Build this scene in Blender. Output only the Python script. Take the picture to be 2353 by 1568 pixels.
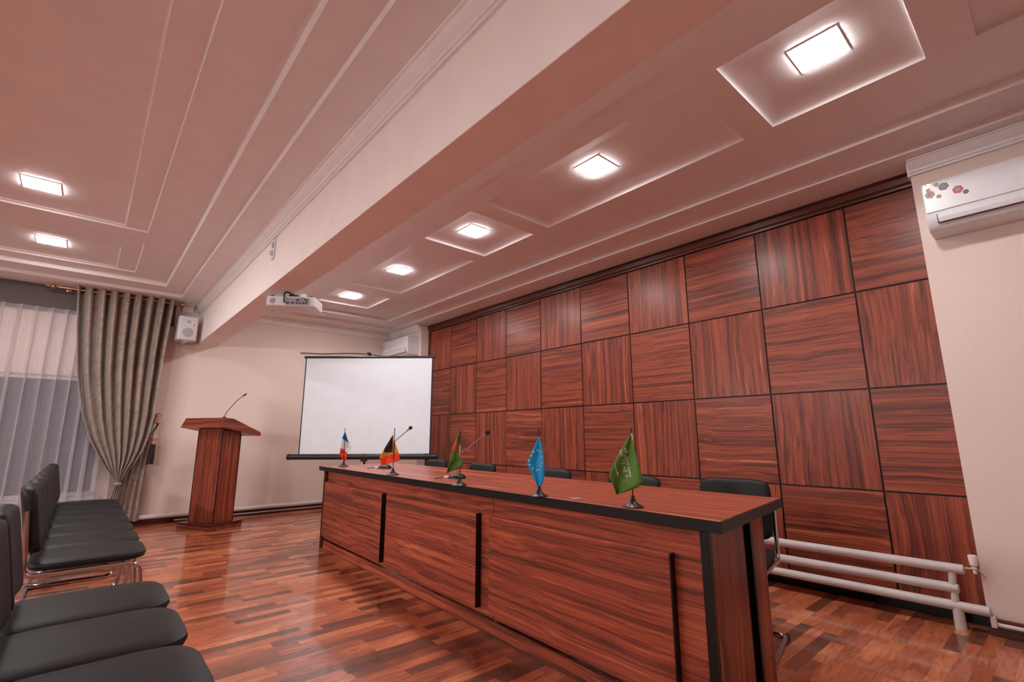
import bpy, bmesh, math, random
from mathutils import Vector, Matrix
random.seed(7)
PI = math.pi
R = math.radians
D = bpy.data
C = bpy.context.scene.collection
for o in list(D.objects):
    D.objects.remove(o)
sc = bpy.context.scene

# ------------------------------------------------------------------ camera
PITCH, ROLL, YAW, CAMZ = 0.1946, -0.0019, 0.7186, 1.05
FPX = 1109.9
def cam_axes():
    f = Vector((math.sin(YAW)*math.cos(PITCH), math.cos(YAW)*math.cos(PITCH), math.sin(PITCH)))
    r = Vector((math.cos(YAW), -math.sin(YAW), 0))
    u = r.cross(f)
    return r*math.cos(ROLL)+u*math.sin(ROLL), -r*math.sin(ROLL)+u*math.cos(ROLL), f
RX, UP, FW = cam_axes()
CAM = Vector((0, 0, CAMZ))
cd = D.cameras.new('camera'); cam = D.objects.new('camera', cd); C.objects.link(cam)
cd.sensor_fit = 'HORIZONTAL'; cd.sensor_width = 36; cd.lens = 36*FPX/2353; cd.clip_start = 0.02; cd.clip_end = 100
m = Matrix((RX, UP, -FW)).transposed().to_4x4(); m.translation = CAM
cam.matrix_world = m
sc.camera = cam
# ------------------------------------------------------------------ world, exposure
w = D.worlds.new('night'); sc.world = w; w.use_nodes = True
w.node_tree.nodes['Background'].inputs[0].default_value = (0.035, 0.035, 0.05, 1)
w.node_tree.nodes['Background'].inputs[1].default_value = 1.0
sc.view_settings.view_transform = 'Standard'
sc.view_settings.look = 'None'
sc.view_settings.gamma = 1
sc.view_settings.use_curve_mapping = False
sc.view_settings.exposure = 0.0
LAMP = 150.0
FILL_BULB = 1080.0           # emission of the bulbs in the added left-wall fill lamps
LAMPCOL = (1.0, 0.955, 0.935, 1)

# ------------------------------------------------------------------ helpers
def ray(px, py):
    return FW + RX*((px-1176.5)/FPX) - UP*((py-784)/FPX)
def on(px, py, x=None, y=None, z=None):
    d = ray(px, py)
    if x is not None: t = (x-CAM.x)/d.x
    elif y is not None: t = (y-CAM.y)/d.y
    else: t = (z-CAM.z)/d.z
    return CAM + d*t
def on_plane(px, py, p, n):
    d = ray(px, py)
    return CAM + d*((p-CAM).dot(n)/d.dot(n))

class MB:
    def __init__(s):
        s.b = bmesh.new()
    def box(s, x0, x1, y0, y1, z0, z1, mi=0):
        v = [s.b.verts.new((x, y, z)) for x in (x0, x1) for y in (y0, y1) for z in (z0, z1)]
        for f in ((0,1,3,2),(4,6,7,5),(0,4,5,1),(2,3,7,6),(0,2,6,4),(1,5,7,3)):
            fc = s.b.faces.new([v[i] for i in f]); fc.material_index = mi
        return s
    def quad(s, pts, mi=0):
        fc = s.b.faces.new([s.b.verts.new(p) for p in pts]); fc.material_index = mi
        return s
    def prism(s, prof, axis, a, b, mi=0):
        """closed profile [(p,q)] extruded along axis from a to b: X->(y,z) Y->(x,z) Z->(x,y)"""
        def P(pq, t):
            p, q = pq
            return {'X': (t, p, q), 'Y': (p, t, q), 'Z': (p, q, t)}[axis]
        v0 = [s.b.verts.new(P(k, a)) for k in prof]; v1 = [s.b.verts.new(P(k, b)) for k in prof]
        n = len(prof)
        for i in range(n):
            f = s.b.faces.new((v0[i], v0[(i+1) % n], v1[(i+1) % n], v1[i])); f.material_index = mi
        f = s.b.faces.new(v0[::-1]); f.material_index = mi
        f = s.b.faces.new(v1); f.material_index = mi
        return s
    def lathe(s, prof, c=(0, 0, 0), n=24, mi=0, axis=None):
        """prof [(r,h)] about the Z axis through c, or about direction axis"""
        c = Vector(c)
        if axis is None: q = Matrix.Identity(3)
        else: q = Vector((0, 0, 1)).rotation_difference(Vector(axis).normalized()).to_matrix()
        rings = []
        for r, h in prof:
            if r < 1e-6: rings.append([s.b.verts.new(c+q@Vector((0, 0, h)))])
            else: rings.append([s.b.verts.new(c+q@Vector((r*math.cos(2*PI*k/n), r*math.sin(2*PI*k/n), h))) for k in range(n)])
        for A, B in zip(rings, rings[1:]):
            for k in range(n):
                k2 = (k+1) % n
                if len(A) == 1 and len(B) == 1: continue
                if len(A) == 1: vs = (A[0], B[k], B[k2])
                elif len(B) == 1: vs = (A[k], B[0], A[k2])
                else: vs = (A[k], B[k], B[k2], A[k2])
                f = s.b.faces.new(vs); f.material_index = mi
        for rg, fl in ((rings[0], True), (rings[-1], False)):
            if len(rg) > 1:
                f = s.b.faces.new(rg if fl else rg[::-1]); f.material_index = mi
        return s
    def tube(s, pts, r, n=12, mi=0):
        pts = [Vector(p) for p in pts]
        rr = r if isinstance(r, (list, tuple)) else [r]*len(pts)
        rings = []; ref = None
        for i, p in enumerate(pts):
            a = pts[max(i-1, 0)]; b = pts[min(i+1, len(pts)-1)]
            t = (b-a).normalized()
            if ref is None:
                ref = t.orthogonal().normalized()
            ref = (ref - t*ref.dot(t)).normalized()
            o = t.cross(ref)
            rings.append([s.b.verts.new(p+(ref*math.cos(2*PI*k/n)+o*math.sin(2*PI*k/n))*rr[i]) for k in range(n)])
        for A, B in zip(rings, rings[1:]):
            for k in range(n):
                f = s.b.faces.new((A[k], A[(k+1) % n], B[(k+1) % n], B[k])); f.material_index = mi
        f = s.b.faces.new(rings[0][::-1]); f.material_index = mi
        f = s.b.faces.new(rings[-1]); f.material_index = mi
        return s
    def sheet(s, fn, nu, nv, matfn=None):
        g = [[s.b.verts.new(fn(i/nu, j/nv)) for j in range(nv+1)] for i in range(nu+1)]
        for i in range(nu):
            for j in range(nv):
                f = s.b.faces.new((g[i][j], g[i+1][j], g[i+1][j+1], g[i][j+1]))
                if matfn: f.material_index = matfn((i+.5)/nu, (j+.5)/nv)
        return s
    def build(s, name, mats, parent=None, smooth=False, bevel=0, loc=None, recalc=True):
        if recalc: bmesh.ops.recalc_face_normals(s.b, faces=s.b.faces[:])
        me = D.meshes.new(name); s.b.to_mesh(me); s.b.free()
        if not isinstance(mats, (list, tuple)): mats = [mats]
        for mm in mats: me.materials.append(mm)
        o = D.objects.new(name, me); C.objects.link(o)
        if parent: o.parent = parent
        if smooth:
            for p in me.polygons: p.use_smooth = True
            me.set_sharp_from_angle(angle=R(38))
        if bevel:
            b = o.modifiers.new('bevel', 'BEVEL'); b.width = bevel; b.segments = 2; b.limit_method = 'ANGLE'; b.angle_limit = R(40)
        if loc is not None: o.location = loc
        return o

def round_path(pts, rad, n=6):
    pts = [Vector(p) for p in pts]; out = [pts[0]]
    for i in range(1, len(pts)-1):
        a, b, c = pts[i-1], pts[i], pts[i+1]
        r = min(rad, (a-b).length*.49, (c-b).length*.49)
        p = b+(a-b).normalized()*r; q = b+(c-b).normalized()*r
        for k in range(n+1):
            t = k/n; out.append(p*(1-t)**2+b*2*t*(1-t)+q*t*t)
    out.append(pts[-1]); return out

def thing(name, label, cat, loc=(0, 0, 0), rz=0, group=None):
    o = D.objects.new(name, None); C.objects.link(o); o.empty_display_size = .1
    o.location = loc; o.rotation_euler = (0, 0, rz)
    o['label'] = label; o['category'] = cat
    if group: o['group'] = group
    return o
def tag(o, label, cat, group=None, kind=None):
    o['label'] = label; o['category'] = cat
    if group: o['group'] = group
    if kind: o['kind'] = kind
    return o
def struct(o):
    o['kind'] = 'structure'; return o
def dup(root, loc, rz, label, group=None, scale=None):
    r = root.copy(); C.objects.link(r); r.location = loc; r.rotation_euler = (0, 0, rz); r['label'] = label
    if group: r['group'] = group
    if scale: r.scale = scale
    for ch in list(root.children):
        c = ch.copy(); C.objects.link(c); c.parent = r
        for g in ch.children:
            d = g.copy(); C.objects.link(d); d.parent = c
    return r

# ------------------------------------------------------------------ materials
def mat(name, col, rough=.5, metal=0, spec=.5, coat=0, emit=None, strength=0, bump=None, sheen=0):
    mt = D.materials.new(name); mt.use_nodes = True; nt = mt.node_tree; b = nt.nodes['Principled BSDF']
    b.inputs['Base Color'].default_value = (*col, 1)
    b.inputs['Roughness'].default_value = rough; b.inputs['Metallic'].default_value = metal
    b.inputs['Specular IOR Level'].default_value = spec
    b.inputs['Coat Weight'].default_value = coat; b.inputs['Coat Roughness'].default_value = .15
    if sheen: b.inputs['Sheen Weight'].default_value = sheen
    if emit: b.inputs['Emission Color'].default_value = emit; b.inputs['Emission Strength'].default_value = strength
    # slight procedural mottling of colour, and bump
    tc = nt.nodes.new('ShaderNodeTexCoord'); nz = nt.nodes.new('ShaderNodeTexNoise')
    nz.inputs['Scale'].default_value = bump[0] if bump else 6
    nz.inputs['Detail'].default_value = 4
    nt.links.new(tc.outputs['Object'], nz.inputs['Vector'])
    mx = nt.nodes.new('ShaderNodeMix'); mx.data_type = 'RGBA'; mx.inputs[0].default_value = .5
    mx.inputs[6].default_value = (*[c*.94 for c in col], 1); mx.inputs[7].default_value = (*[min(1, c*1.05) for c in col], 1)
    nt.links.new(nz.outputs['Fac'], mx.inputs[0]); nt.links.new(mx.outputs[2], b.inputs['Base Color'])
    if bump:
        bp = nt.nodes.new('ShaderNodeBump'); bp.inputs['Strength'].default_value = bump[1]; bp.inputs['Distance'].default_value = bump[2]
        nt.links.new(nz.outputs['Fac'], bp.inputs['Height']); nt.links.new(bp.outputs[0], b.inputs['Normal'])
    return mt

def ramp(nt, stops):
    r = nt.nodes.new('ShaderNodeValToRGB'); e = r.color_ramp.elements
    while len(e) < len(stops): e.new(.5)
    for k, (p, c) in enumerate(stops): e[k].position = p; e[k].color = (*c, 1)
    return r
def wood(name, axis, rough=.38, coat=.10, gain=1.3):
    """red-brown streaky laminate with the grain along axis"""
    mt = D.materials.new(name); mt.use_nodes = True; nt = mt.node_tree; b = nt.nodes['Principled BSDF']; L = nt.links
    tc = nt.nodes.new('ShaderNodeTexCoord'); oi = nt.nodes.new('ShaderNodeObjectInfo')
    mul = nt.nodes.new('ShaderNodeMath'); mul.operation = 'MULTIPLY'; mul.inputs[1].default_value = 37
    L.new(oi.outputs['Random'], mul.inputs[0])
    add = nt.nodes.new('ShaderNodeVectorMath'); add.operation = 'ADD'
    L.new(tc.outputs['Object'], add.inputs[0]); L.new(mul.outputs[0], add.inputs[1])
    # wavy figure
    m0 = nt.nodes.new('ShaderNodeMapping'); k = 'XYZ'.index(axis)
    sv = [3.2, 3.2, 3.2]; sv[k] = 1.3; m0.inputs['Scale'].default_value = sv
    L.new(add.outputs[0], m0.inputs['Vector'])
    n0 = nt.nodes.new('ShaderNodeTexNoise'); n0.inputs['Scale'].default_value = 1; n0.inputs['Detail'].default_value = 2
    L.new(m0.outputs[0], n0.inputs['Vector'])
    sub = nt.nodes.new('ShaderNodeMath'); sub.operation = 'MULTIPLY_ADD'; sub.inputs[1].default_value = .07; sub.inputs[2].default_value = -.035
    L.new(n0.outputs['Fac'], sub.inputs[0])
    ad2 = nt.nodes.new('ShaderNodeVectorMath'); ad2.operation = 'ADD'
    L.new(add.outputs[0], ad2.inputs[0]); L.new(sub.outputs[0], ad2.inputs[1])
    def streak(sa, sc_, det):
        mp = nt.nodes.new('ShaderNodeMapping'); s_ = [sc_]*3; s_[k] = sa; mp.inputs['Scale'].default_value = s_
        L.new(ad2.outputs[0], mp.inputs['Vector'])
        n = nt.nodes.new('ShaderNodeTexNoise'); n.inputs['Scale'].default_value = 1; n.inputs['Detail'].default_value = det
        n.inputs['Roughness'].default_value = .6
        L.new(mp.outputs[0], n.inputs['Vector']); return n
    a = streak(.32, 30, 4); c = streak(.8, 130, 3)
    mx = nt.nodes.new('ShaderNodeMath'); mx.operation = 'MULTIPLY_ADD'; mx.inputs[1].default_value = .42
    ml = nt.nodes.new('ShaderNodeMath'); ml.operation = 'MULTIPLY'; ml.inputs[1].default_value = .58
    L.new(a.outputs['Fac'], ml.inputs[0]); L.new(c.outputs['Fac'], mx.inputs[0]); L.new(ml.outputs[0], mx.inputs[2])
    g = gain
    rp = ramp(nt, [(.36, (.048*g, .015*g, .010*g)), (.44, (.105*g, .025*g, .015*g)), (.52, (.200*g, .041*g, .022*g)), (.60, (.27*g, .064*g, .030*g)), (.69, (.44*g, .140*g, .068*g))])
    L.new(mx.outputs[0], rp.inputs[0]); L.new(rp.outputs[0], b.inputs['Base Color'])
    b.inputs['Roughness'].default_value = rough; b.inputs['Coat Weight'].default_value = coat; b.inputs['Coat Roughness'].default_value = .24; b.inputs['Specular IOR Level'].default_value = .3
    return mt

M = {}
M['wall'] = mat('peach_plaster', (.80, .66, .60), .7, spec=.3, bump=(60, .08, .002))
M['ceil'] = mat('ceiling_paint', (.84, .80, .80), .6, spec=.3)
M['beam'] = mat('beam_plaster', (.93, .845, .82), .6, spec=.3)
M['corn'] = mat('cornice_white', (.86, .84, .85), .5)
M['woodX'] = wood('wood_grain_x', 'X'); M['woodY'] = wood('wood_grain_y', 'Y'); M['woodZ'] = wood('wood_grain_z', 'Z')
M['woodX_lit'] = wood('desk_lit_grain_x', 'X', gain=1.8); M['woodY_lit'] = wood('desk_lit_grain_y', 'Y', gain=1.8); M['woodZ_lit'] = wood('desk_lit_grain_z', 'Z', gain=1.6)  # same laminate for the desk, light from the left put into its colour
M['lwall'] = mat('dark_taupe_wall', (.13, .10, .09), .7)  # unseen wall, tone made dark to cut light bounced onto the ceiling
M['dwood'] = wood('dark_wood_trim', 'Y', gain=.5); M['dwoodX'] = wood('dark_wood_trim_x', 'X', gain=.5)
M['black'] = mat('black_edge_banding', (.006, .006, .007), .4, spec=.35)
M['leather'] = mat('black_vinyl', (.010, .010, .0115), .55, spec=.28, bump=(180, .15, .001))
M['chrome'] = mat('chrome', (.56, .56, .57), .12, 1)
M['rubber'] = mat('black_rubber', (.012, .012, .012), .6)
M['white'] = mat('white_plastic', (.74, .74, .78), .3)
M['wpaint'] = mat('white_pipe_paint', (.62, .57, .56), .35)
M['gmark'] = mat('grey_marks', (.35, .34, .38), .5)
M['dslot'] = mat('dark_slot', (.02, .018, .02), .6)
M['grille'] = mat('grey_grille', (.46, .47, .52), .6, bump=(400, .4, .002))
M['scrn'] = mat('screen_fabric', (.80, .86, .93), .75, spec=.2)
M['bmetal'] = mat('black_metal', (.010, .011, .013), .38, spec=.4)
M['brass'] = mat('antique_brass', (.50, .27, .17), .28, 1)
M['gold'] = mat('gold_thread', (.60, .34, .24), .5, .3, bump=(120, .8, .004))
M['tassel'] = mat('dark_tassel', (.035, .022, .022), .8, bump=(150, .8, .003))
M['pelmet'] = mat('pelmet_fabric', (.11, .092, .082), .8, bump=(90, .2, .002))
M['frame'] = mat('window_frame_white', (.62, .62, .66), .4)
M['foam'] = mat('black_foam', (.01, .012, .01), .9, bump=(300, .6, .002))
M['grey'] = mat('grey_metal', (.30, .29, .30), .3, .6)
M['plate'] = mat('dull_pink_plate', (.42, .24, .21), .4)
M['cap'] = mat('pinkish_white', (.85, .78, .78), .4)

# curtain velvet: crushed patches
mt = D.materials.new('taupe_velvet'); mt.use_nodes = True; nt = mt.node_tree; b = nt.nodes['Principled BSDF']
tc = nt.nodes.new('ShaderNodeTexCoord'); n1 = nt.nodes.new('ShaderNodeTexNoise'); n1.inputs['Scale'].default_value = 16; n1.inputs['Detail'].default_value = 6; n1.inputs['Roughness'].default_value = .7
nt.links.new(tc.outputs['Object'], n1.inputs['Vector'])
rp = ramp(nt, [(.30, (.15, .108, .088)), (.45, (.27, .205, .17)), (.7, (.36, .28, .24))])
nt.links.new(n1.outputs['Fac'], rp.inputs[0]); nt.links.new(rp.outputs[0], b.inputs['Base Color'])
b.inputs['Roughness'].default_value = .55; b.inputs['Sheen Weight'].default_value = .3
M['velvet'] = mt
# sheer voile
mt = D.materials.new('sheer_voile'); mt.use_nodes = True; nt = mt.node_tree; nt.nodes.clear()
out = nt.nodes.new('ShaderNodeOutputMaterial'); tr = nt.nodes.new('ShaderNodeBsdfTransparent'); df = nt.nodes.new('ShaderNodeBsdfDiffuse'); tl = nt.nodes.new('ShaderNodeBsdfTranslucent')
df.inputs[0].default_value = (.66, .62, .66, 1); tl.inputs[0].default_value = (.6, .57, .6, 1)
a1 = nt.nodes.new('ShaderNodeMixShader'); a1.inputs[0].default_value = .25; nt.links.new(df.outputs[0], a1.inputs[1]); nt.links.new(tl.outputs[0], a1.inputs[2])
lw = nt.nodes.new('ShaderNodeLayerWeight'); lw.inputs['Blend'].default_value = .45
mr = nt.nodes.new('ShaderNodeMapRange'); mr.inputs[1].default_value = 0; mr.inputs[2].default_value = .8; mr.inputs[3].default_value = .33; mr.inputs[4].default_value = .80
nt.links.new(lw.outputs['Facing'], mr.inputs[0])
a2 = nt.nodes.new('ShaderNodeMixShader'); nt.links.new(mr.outputs[0], a2.inputs[0]); nt.links.new(tr.outputs[0], a2.inputs[1]); nt.links.new(a1.outputs[0], a2.inputs[2])
nt.links.new(a2.outputs[0], out.inputs[0]); M['sheer'] = mt
# window glass
mt = D.materials.new('window_glass'); mt.use_nodes = True; b = mt.node_tree.nodes['Principled BSDF']
b.inputs['Base Color'].default_value = (.8, .8, .85, 1); b.inputs['Roughness'].default_value = .05; b.inputs['Transmission Weight'].default_value = 1; b.inputs['IOR'].default_value = 1.45
M['glass'] = mt
# lamp diffuser
mt = D.materials.new('lamp_diffuser'); mt.use_nodes = True; b = mt.node_tree.nodes['Principled BSDF']
b.inputs['Base Color'].default_value = (.9, .9, .9, 1); b.inputs['Emission Color'].default_value = LAMPCOL; b.inputs['Emission Strength'].default_value = LAMP
M['lamp'] = mt

# parquet laminate: strips along X, blocks of random tone
def parquet():
    mt = D.materials.new('parquet_laminate'); mt.use_nodes = True; nt = mt.node_tree; b = nt.nodes['Principled BSDF']; L = nt.links
    def MA(op, a=None, bb=None, c=None):
        n = nt.nodes.new('ShaderNodeMath'); n.operation = op
        for i, v in enumerate((a, bb, c)):
            if v is None: continue
            if isinstance(v, (int, float)): n.inputs[i].default_value = v
            else: L.new(v, n.inputs[i])
        return n.outputs[0]
    tc = nt.nodes.new('ShaderNodeTexCoord'); sp = nt.nodes.new('ShaderNodeSeparateXYZ'); L.new(tc.outputs['Object'], sp.inputs[0])
    W, LEN = .066, .36
    yr = MA('DIVIDE', sp.outputs[1], W); row = MA('FLOOR', yr); fy = MA('FRACT', yr)
    wn = nt.nodes.new('ShaderNodeTexWhiteNoise'); wn.noise_dimensions = '1D'; L.new(row, wn.inputs['W'])
    sh = MA('MULTIPLY', wn.outputs['Value'], 7.3)
    xr = MA('ADD', MA('DIVIDE', sp.outputs[0], LEN), sh)
    # jitter block lengths
    xr = MA('ADD', xr, MA('MULTIPLY', MA('SINE', MA('MULTIPLY', xr, 2.1)), .16))
    col = MA('FLOOR', xr); fx = MA('FRACT', xr)
    cb = nt.nodes.new('ShaderNodeCombineXYZ'); L.new(row, cb.inputs[0]); L.new(col, cb.inputs[1])
    w2 = nt.nodes.new('ShaderNodeTexWhiteNoise'); w2.noise_dimensions = '2D'; L.new(cb.outputs[0], w2.inputs['Vector'])
    tone = ramp(nt, [(0, (.13, .042, .024)), (.17, (.18, .055, .030)), (.27, (.27, .072, .036)), (.45, (.40, .108, .048)), (.7, (.50, .142, .060)), (.9, (.60, .19, .080)), (1, (.68, .24, .11))])
    L.new(w2.outputs['Value'], tone.inputs[0])
    # grain offset per block
    of = nt.nodes.new('ShaderNodeVectorMath'); of.operation = 'SCALE'; of.inputs['Scale'].default_value = 31; L.new(w2.outputs['Color'], of.inputs[0])
    av = nt.nodes.new('ShaderNodeVectorMath'); av.operation = 'ADD'; L.new(tc.outputs['Object'], av.inputs[0]); L.new(of.outputs[0], av.inputs[1])
    mp = nt.nodes.new('ShaderNodeMapping'); mp.inputs['Scale'].default_value = (3.2, 20, 1); L.new(av.outputs[0], mp.inputs[0])
    ns = nt.nodes.new('ShaderNodeTexNoise'); ns.inputs['Scale'].default_value = 1; ns.inputs['Detail'].default_value = 6; ns.inputs['Distortion'].default_value = 2.4; L.new(mp.outputs[0], ns.inputs['Vector'])
    gr = ramp(nt, [(.3, (.40, .33, .30)), (.47, (.9, .88, .86)), (.68, (1.35, 1.35, 1.35))]); L.new(ns.outputs['Fac'], gr.inputs[0])
    mx = nt.nodes.new('ShaderNodeMix'); mx.data_type = 'RGBA'; mx.blend_type = 'MULTIPLY'; mx.inputs[0].default_value = .75
    L.new(tone.outputs[0], mx.inputs[6]); L.new(gr.outputs[0], mx.inputs[7])
    # seams
    e1 = MA('LESS_THAN', fy, .025); e2 = MA('LESS_THAN', fx, .006); ed = MA('MAXIMUM', e1, e2)
    m2 = nt.nodes.new('ShaderNodeMix'); m2.data_type = 'RGBA'; m2.blend_type = 'MIX'
    L.new(MA('MULTIPLY', ed, .45), m2.inputs[0]); L.new(mx.outputs[2], m2.inputs[6]); m2.inputs[7].default_value = (.05, .02, .014, 1)
    L.new(m2.outputs[2], b.inputs['Base Color'])
    b.inputs['Roughness'].default_value = .3; b.inputs['Coat Weight'].default_value = .55; b.inputs['Coat Roughness'].default_value = .07
    b.inputs['Specular IOR Level'].default_value = .45
    return mt
M['floor'] = parquet()

# ------------------------------------------------------------------ room shell
XR, XP = 3.967, 3.823        # panel face, projecting pale wall face
XL, YF, YB = -3.0, 7.6, -3.5
ZS, Z1, Z2 = 2.78, 2.815, 2.865
BX0, BX1, BZ = 1.02, 1.25, 2.27
PY0, PY1 = .455, 6.54

struct(MB().box(XL-.1, XR+.15, YB-.1, YF+.1, -.1, 0).build('floor', M['floor']))
# far wall with the window opening
wx0, wx1, wz0, wz1 = -1.9, .2, .38, 1.75
mb = MB()
mb.box(XL-.1, wx0, YF, YF+.12, 0, 3.0).box(wx1, XR+.15, YF, YF+.12, 0, 3.0)
mb.box(wx0, wx1, YF, YF+.12, 0, wz0).box(wx0, wx1, YF, YF+.12, wz1, 3.0)
struct(mb.build('wall_far', M['wall']))
# right wall: recessed middle carrying the panelling, pale piers either side
struct(MB().box(XR+.03, XR+.15, YB, YF, 0, 3.0).build('wall_right', M['wall']))
struct(MB().box(XP, XR+.03, PY1, YF, 0, 3.0).build('wall_right_far', M['wall']))
struct(MB().box(XP, XR+.03, YB, PY0, 0, 3.0).build('wall_right_near', M['wall']))
struct(MB().box(XL-.1, XL, YB, YF, 0, 3.0).build('wall_left', M['lwall']))
struct(MB().box(XL-.1, XR+.15, YB-.1, YB, 0, 3.0).build('wall_back', M['wall']))
struct(MB().box(BX0, BX1, YB, YF, BZ, 3.0).build('trim_1', M['beam'], bevel=.004))

def tray(mb, X, Y, E1, E2, holes, hx, inner=None):
    """X,Y outer rect at ZS; E1 first edge rect; E2 second edge rect; holes [(y0,y1)] in the middle plane"""
    def ring(o, i, z):
        (a, b, c, d), (e, f, g, h) = o, i
        mb.quad([(a, c, z), (b, c, z), (b, g, z), (a, g, z)]); mb.quad([(a, h, z), (b, h, z), (b, d, z), (a, d, z)])
        mb.quad([(a, g, z), (e, g, z), (e, h, z), (a, h, z)]); mb.quad([(f, g, z), (b, g, z), (b, h, z), (f, h, z)])
    def ins(r, d): return (r[0]+d, r[1]-d, r[2]+d, r[3]-d)
    def cs(r, z): a, b, c, d = r; return [(a, c, z), (b, c, z), (b, d, z), (a, d, z)]
    def step(r0, wd, z0, z1):
        A, B = cs(r0, z0), cs(ins(r0, wd), z1)
        for k in range(4):
            k2 = (k+1) % 4
            mb.quad([A[k], A[k2], B[k2], B[k]])
    def riser(r0, wd, z0, z1):
        # steep lip, then a hollow running out flat; vertices shared so that it shades smoothly
        pr = [(0, 0), (.03, .35), (.08, .55), (.18, .70), (.33, .83), (.55, .93), (.8, .985), (1, 1)]
        rings = [[mb.b.verts.new(p) for p in cs(ins(r0, wd*t), z0+(z1-z0)*h)] for t, h in pr]
        for A, B in zip(rings, rings[1:]):
            for k in range(4):
                k2 = (k+1) % 4
                f = mb.b.faces.new((A[k], A[k2], B[k2], B[k])); f.smooth = True
    ring((*X, *Y), E1, ZS)
    s1 = ins(E1, .006); step(E1, .006, ZS, Z1)
    ring(s1, E2, Z1)
    s2 = ins(E2, .010); step(E2, .010, Z1, Z2)
    xa, xb, ya, yb = s2
    h0, h1 = hx
    mb.quad([(xa, ya, Z2), (h0, ya, Z2), (h0, yb, Z2), (xa, yb, Z2)]); mb.quad([(h1, ya, Z2), (xb, ya, Z2), (xb, yb, Z2), (h1, yb, Z2)])
    y = ya
    for (p, q) in holes:
        mb.quad([(h0, y, Z2), (h1, y, Z2), (h1, p, Z2), (h0, p, Z2)]); y = q
        a = (h0, h1, p, q); zr = Z2
        if inner:       # a shallow outer recess around the deeper one
            step(a, .006, Z2, Z2+.015); a2 = ins(a, .006); zr = Z2+.015
            a = inner[(p, q)]
            ring(a2, a, zr)
        c = ins(a, .10)
        riser(a, .10, zr, Z2+.035)
        mb.quad([(c[0], c[2], Z2+.035), (c[1], c[2], Z2+.035), (c[1], c[3], Z2+.035), (c[0], c[3], Z2+.035)])
    mb.quad([(h0, y, Z2), (h1, y, Z2), (h1, yb, Z2), (h0, yb, Z2)])
mb = MB()
tray(mb, (BX1, XR+.05), (YB, YF), (1.63, 3.66, YB+.4, 7.19), (1.93, 3.385, YB+.7, 6.86),
     [(-2.55, -1.93), (-1.75, .03), (.21, .92), (1.09, 2.81), (3.0, 3.725), (3.91, 5.49), (5.78, 6.48)], (2.175, 2.885))
tray(mb, (XL, BX0), (YB, YF), (-1.75, .735, YB+.4, 7.2), (-1.5, .54, YB+.7, 6.9),
     [(-2.2, .45), (.75, 5.27), (5.585, 6.695)], (-1.16, .222),
     {(-2.2, .45): (-1.0, .06, -2.0, .3), (.75, 5.27): (-1.0, .06, .95, 5.245), (5.585, 6.695): (-1.0, .06, 5.90, 6.665)})
ce = struct(mb.build('ceiling', M['ceil'], recalc=False))
for o_, (a, b_) in (('r', (BX1, XR+.15)), ('l', (XL-.1, BX0))): pass
# cover slab above the trays so nothing leaks
struct(MB().box(XL-.1, XR+.15, YB-.1, YF+.12, 3.0, 3.08).build('ceiling_slab', M['ceil'])).name = 'trim_2'

# cornices: stepped and coved profile
def cornice_prof(d, h):
    return [(0, ZS), (d, ZS), (d, ZS-.014), (d*.86, ZS-.018), (d*.80, ZS-.030), (d*.55, ZS-.046), (d*.36, ZS-h+.030), (d*.34, ZS-h+.016), (d*.22, ZS-h+.012), (d*.20, ZS-h), (0, ZS-h)]
def cornice_prof_old(d, h):
    # (distance from wall, z) of the section
    return [(0, ZS), (d, ZS), (d, ZS-.012), (d-.012, ZS-.014), (d*.55, ZS-h*.45), (d*.22, ZS-h*.78), (.02, ZS-h+.014), (.02, ZS-h), (0, ZS-h)]
n = [3]
def corn(name_axis, wallc, sgn, a, b, d=.085, h=.09):
    pr = [(wallc+sgn*p, q) for p, q in cornice_prof(d, h)]
    o = MB().prism(pr, name_axis, a, b).build('trim_%d' % n[0], M['corn'], smooth=True); n[0] += 1
    return struct(o)
corn('Y', BX0, -1, YB, YF-.0)                 # left flank of the beam
corn('X', YF, -1, .80, BX0-.10)               # far wall, left bay, right of the pelmet
corn('X', YF, -1, BX1, XP)                    # far wall, right bay
corn('Y', XP, -1, PY1, YF-.10)                # far pier
corn('Y', XP, -1, YB, PY0)                    # near pier
# cornice returns on the pier ends
struct(MB().box(XP-.02, XR+.02, PY0-.0, PY0+.012, ZS-.095, ZS).build('trim_%d' % n[0], M['corn'])); n[0] += 1

# baseboards
def base(name, x0, x1, y0, y1, z1, mm):
    return struct(MB().box(x0, x1, y0, y1, 0, z1).build(name, mm, bevel=.003))
base('baseboard_far', .25, XP, YF-.022, YF, .075, M['dwoodX'])
base('baseboard_right', XR-.012, XR+.02, PY0, PY1, .085, M['black'])
base('baseboard_near', XP-.022, XP, YB, PY0, .085, M['dwood'])
base('baseboard_pier', XP-.022, XP, PY1, YF-.02, .075, M['dwood'])

# ------------------------------------------------------------------ window behind the sheer
win = struct(thing('window_1', 'x', 'x')); del win['label']; del win['category']
win.location = (0, YF, 0)
mb = MB()
for (a, b_, c, d) in ((wx0, wx1, wz1-.05, wz1), (wx0, wx1, wz0, wz0+.05), (wx0, wx0+.05, wz0, wz1), (wx1-.05, wx1, wz0, wz1), (-1.0, -.92, wz0, wz1)):
    mb.box(a, b_, .03, .09, c, d)
mb.build('window_frame', M['frame'], win, bevel=.005)
MB().box(wx0+.02, wx1-.02, .055, .062, wz0+.02, wz1-.02).build('window_pane', M['glass'], win)
MB().box(wx0-.04, wx1+.04, -.065, .03, wz0-.035, wz0).build('window_sill', M['frame'], win, bevel=.006)

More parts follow.
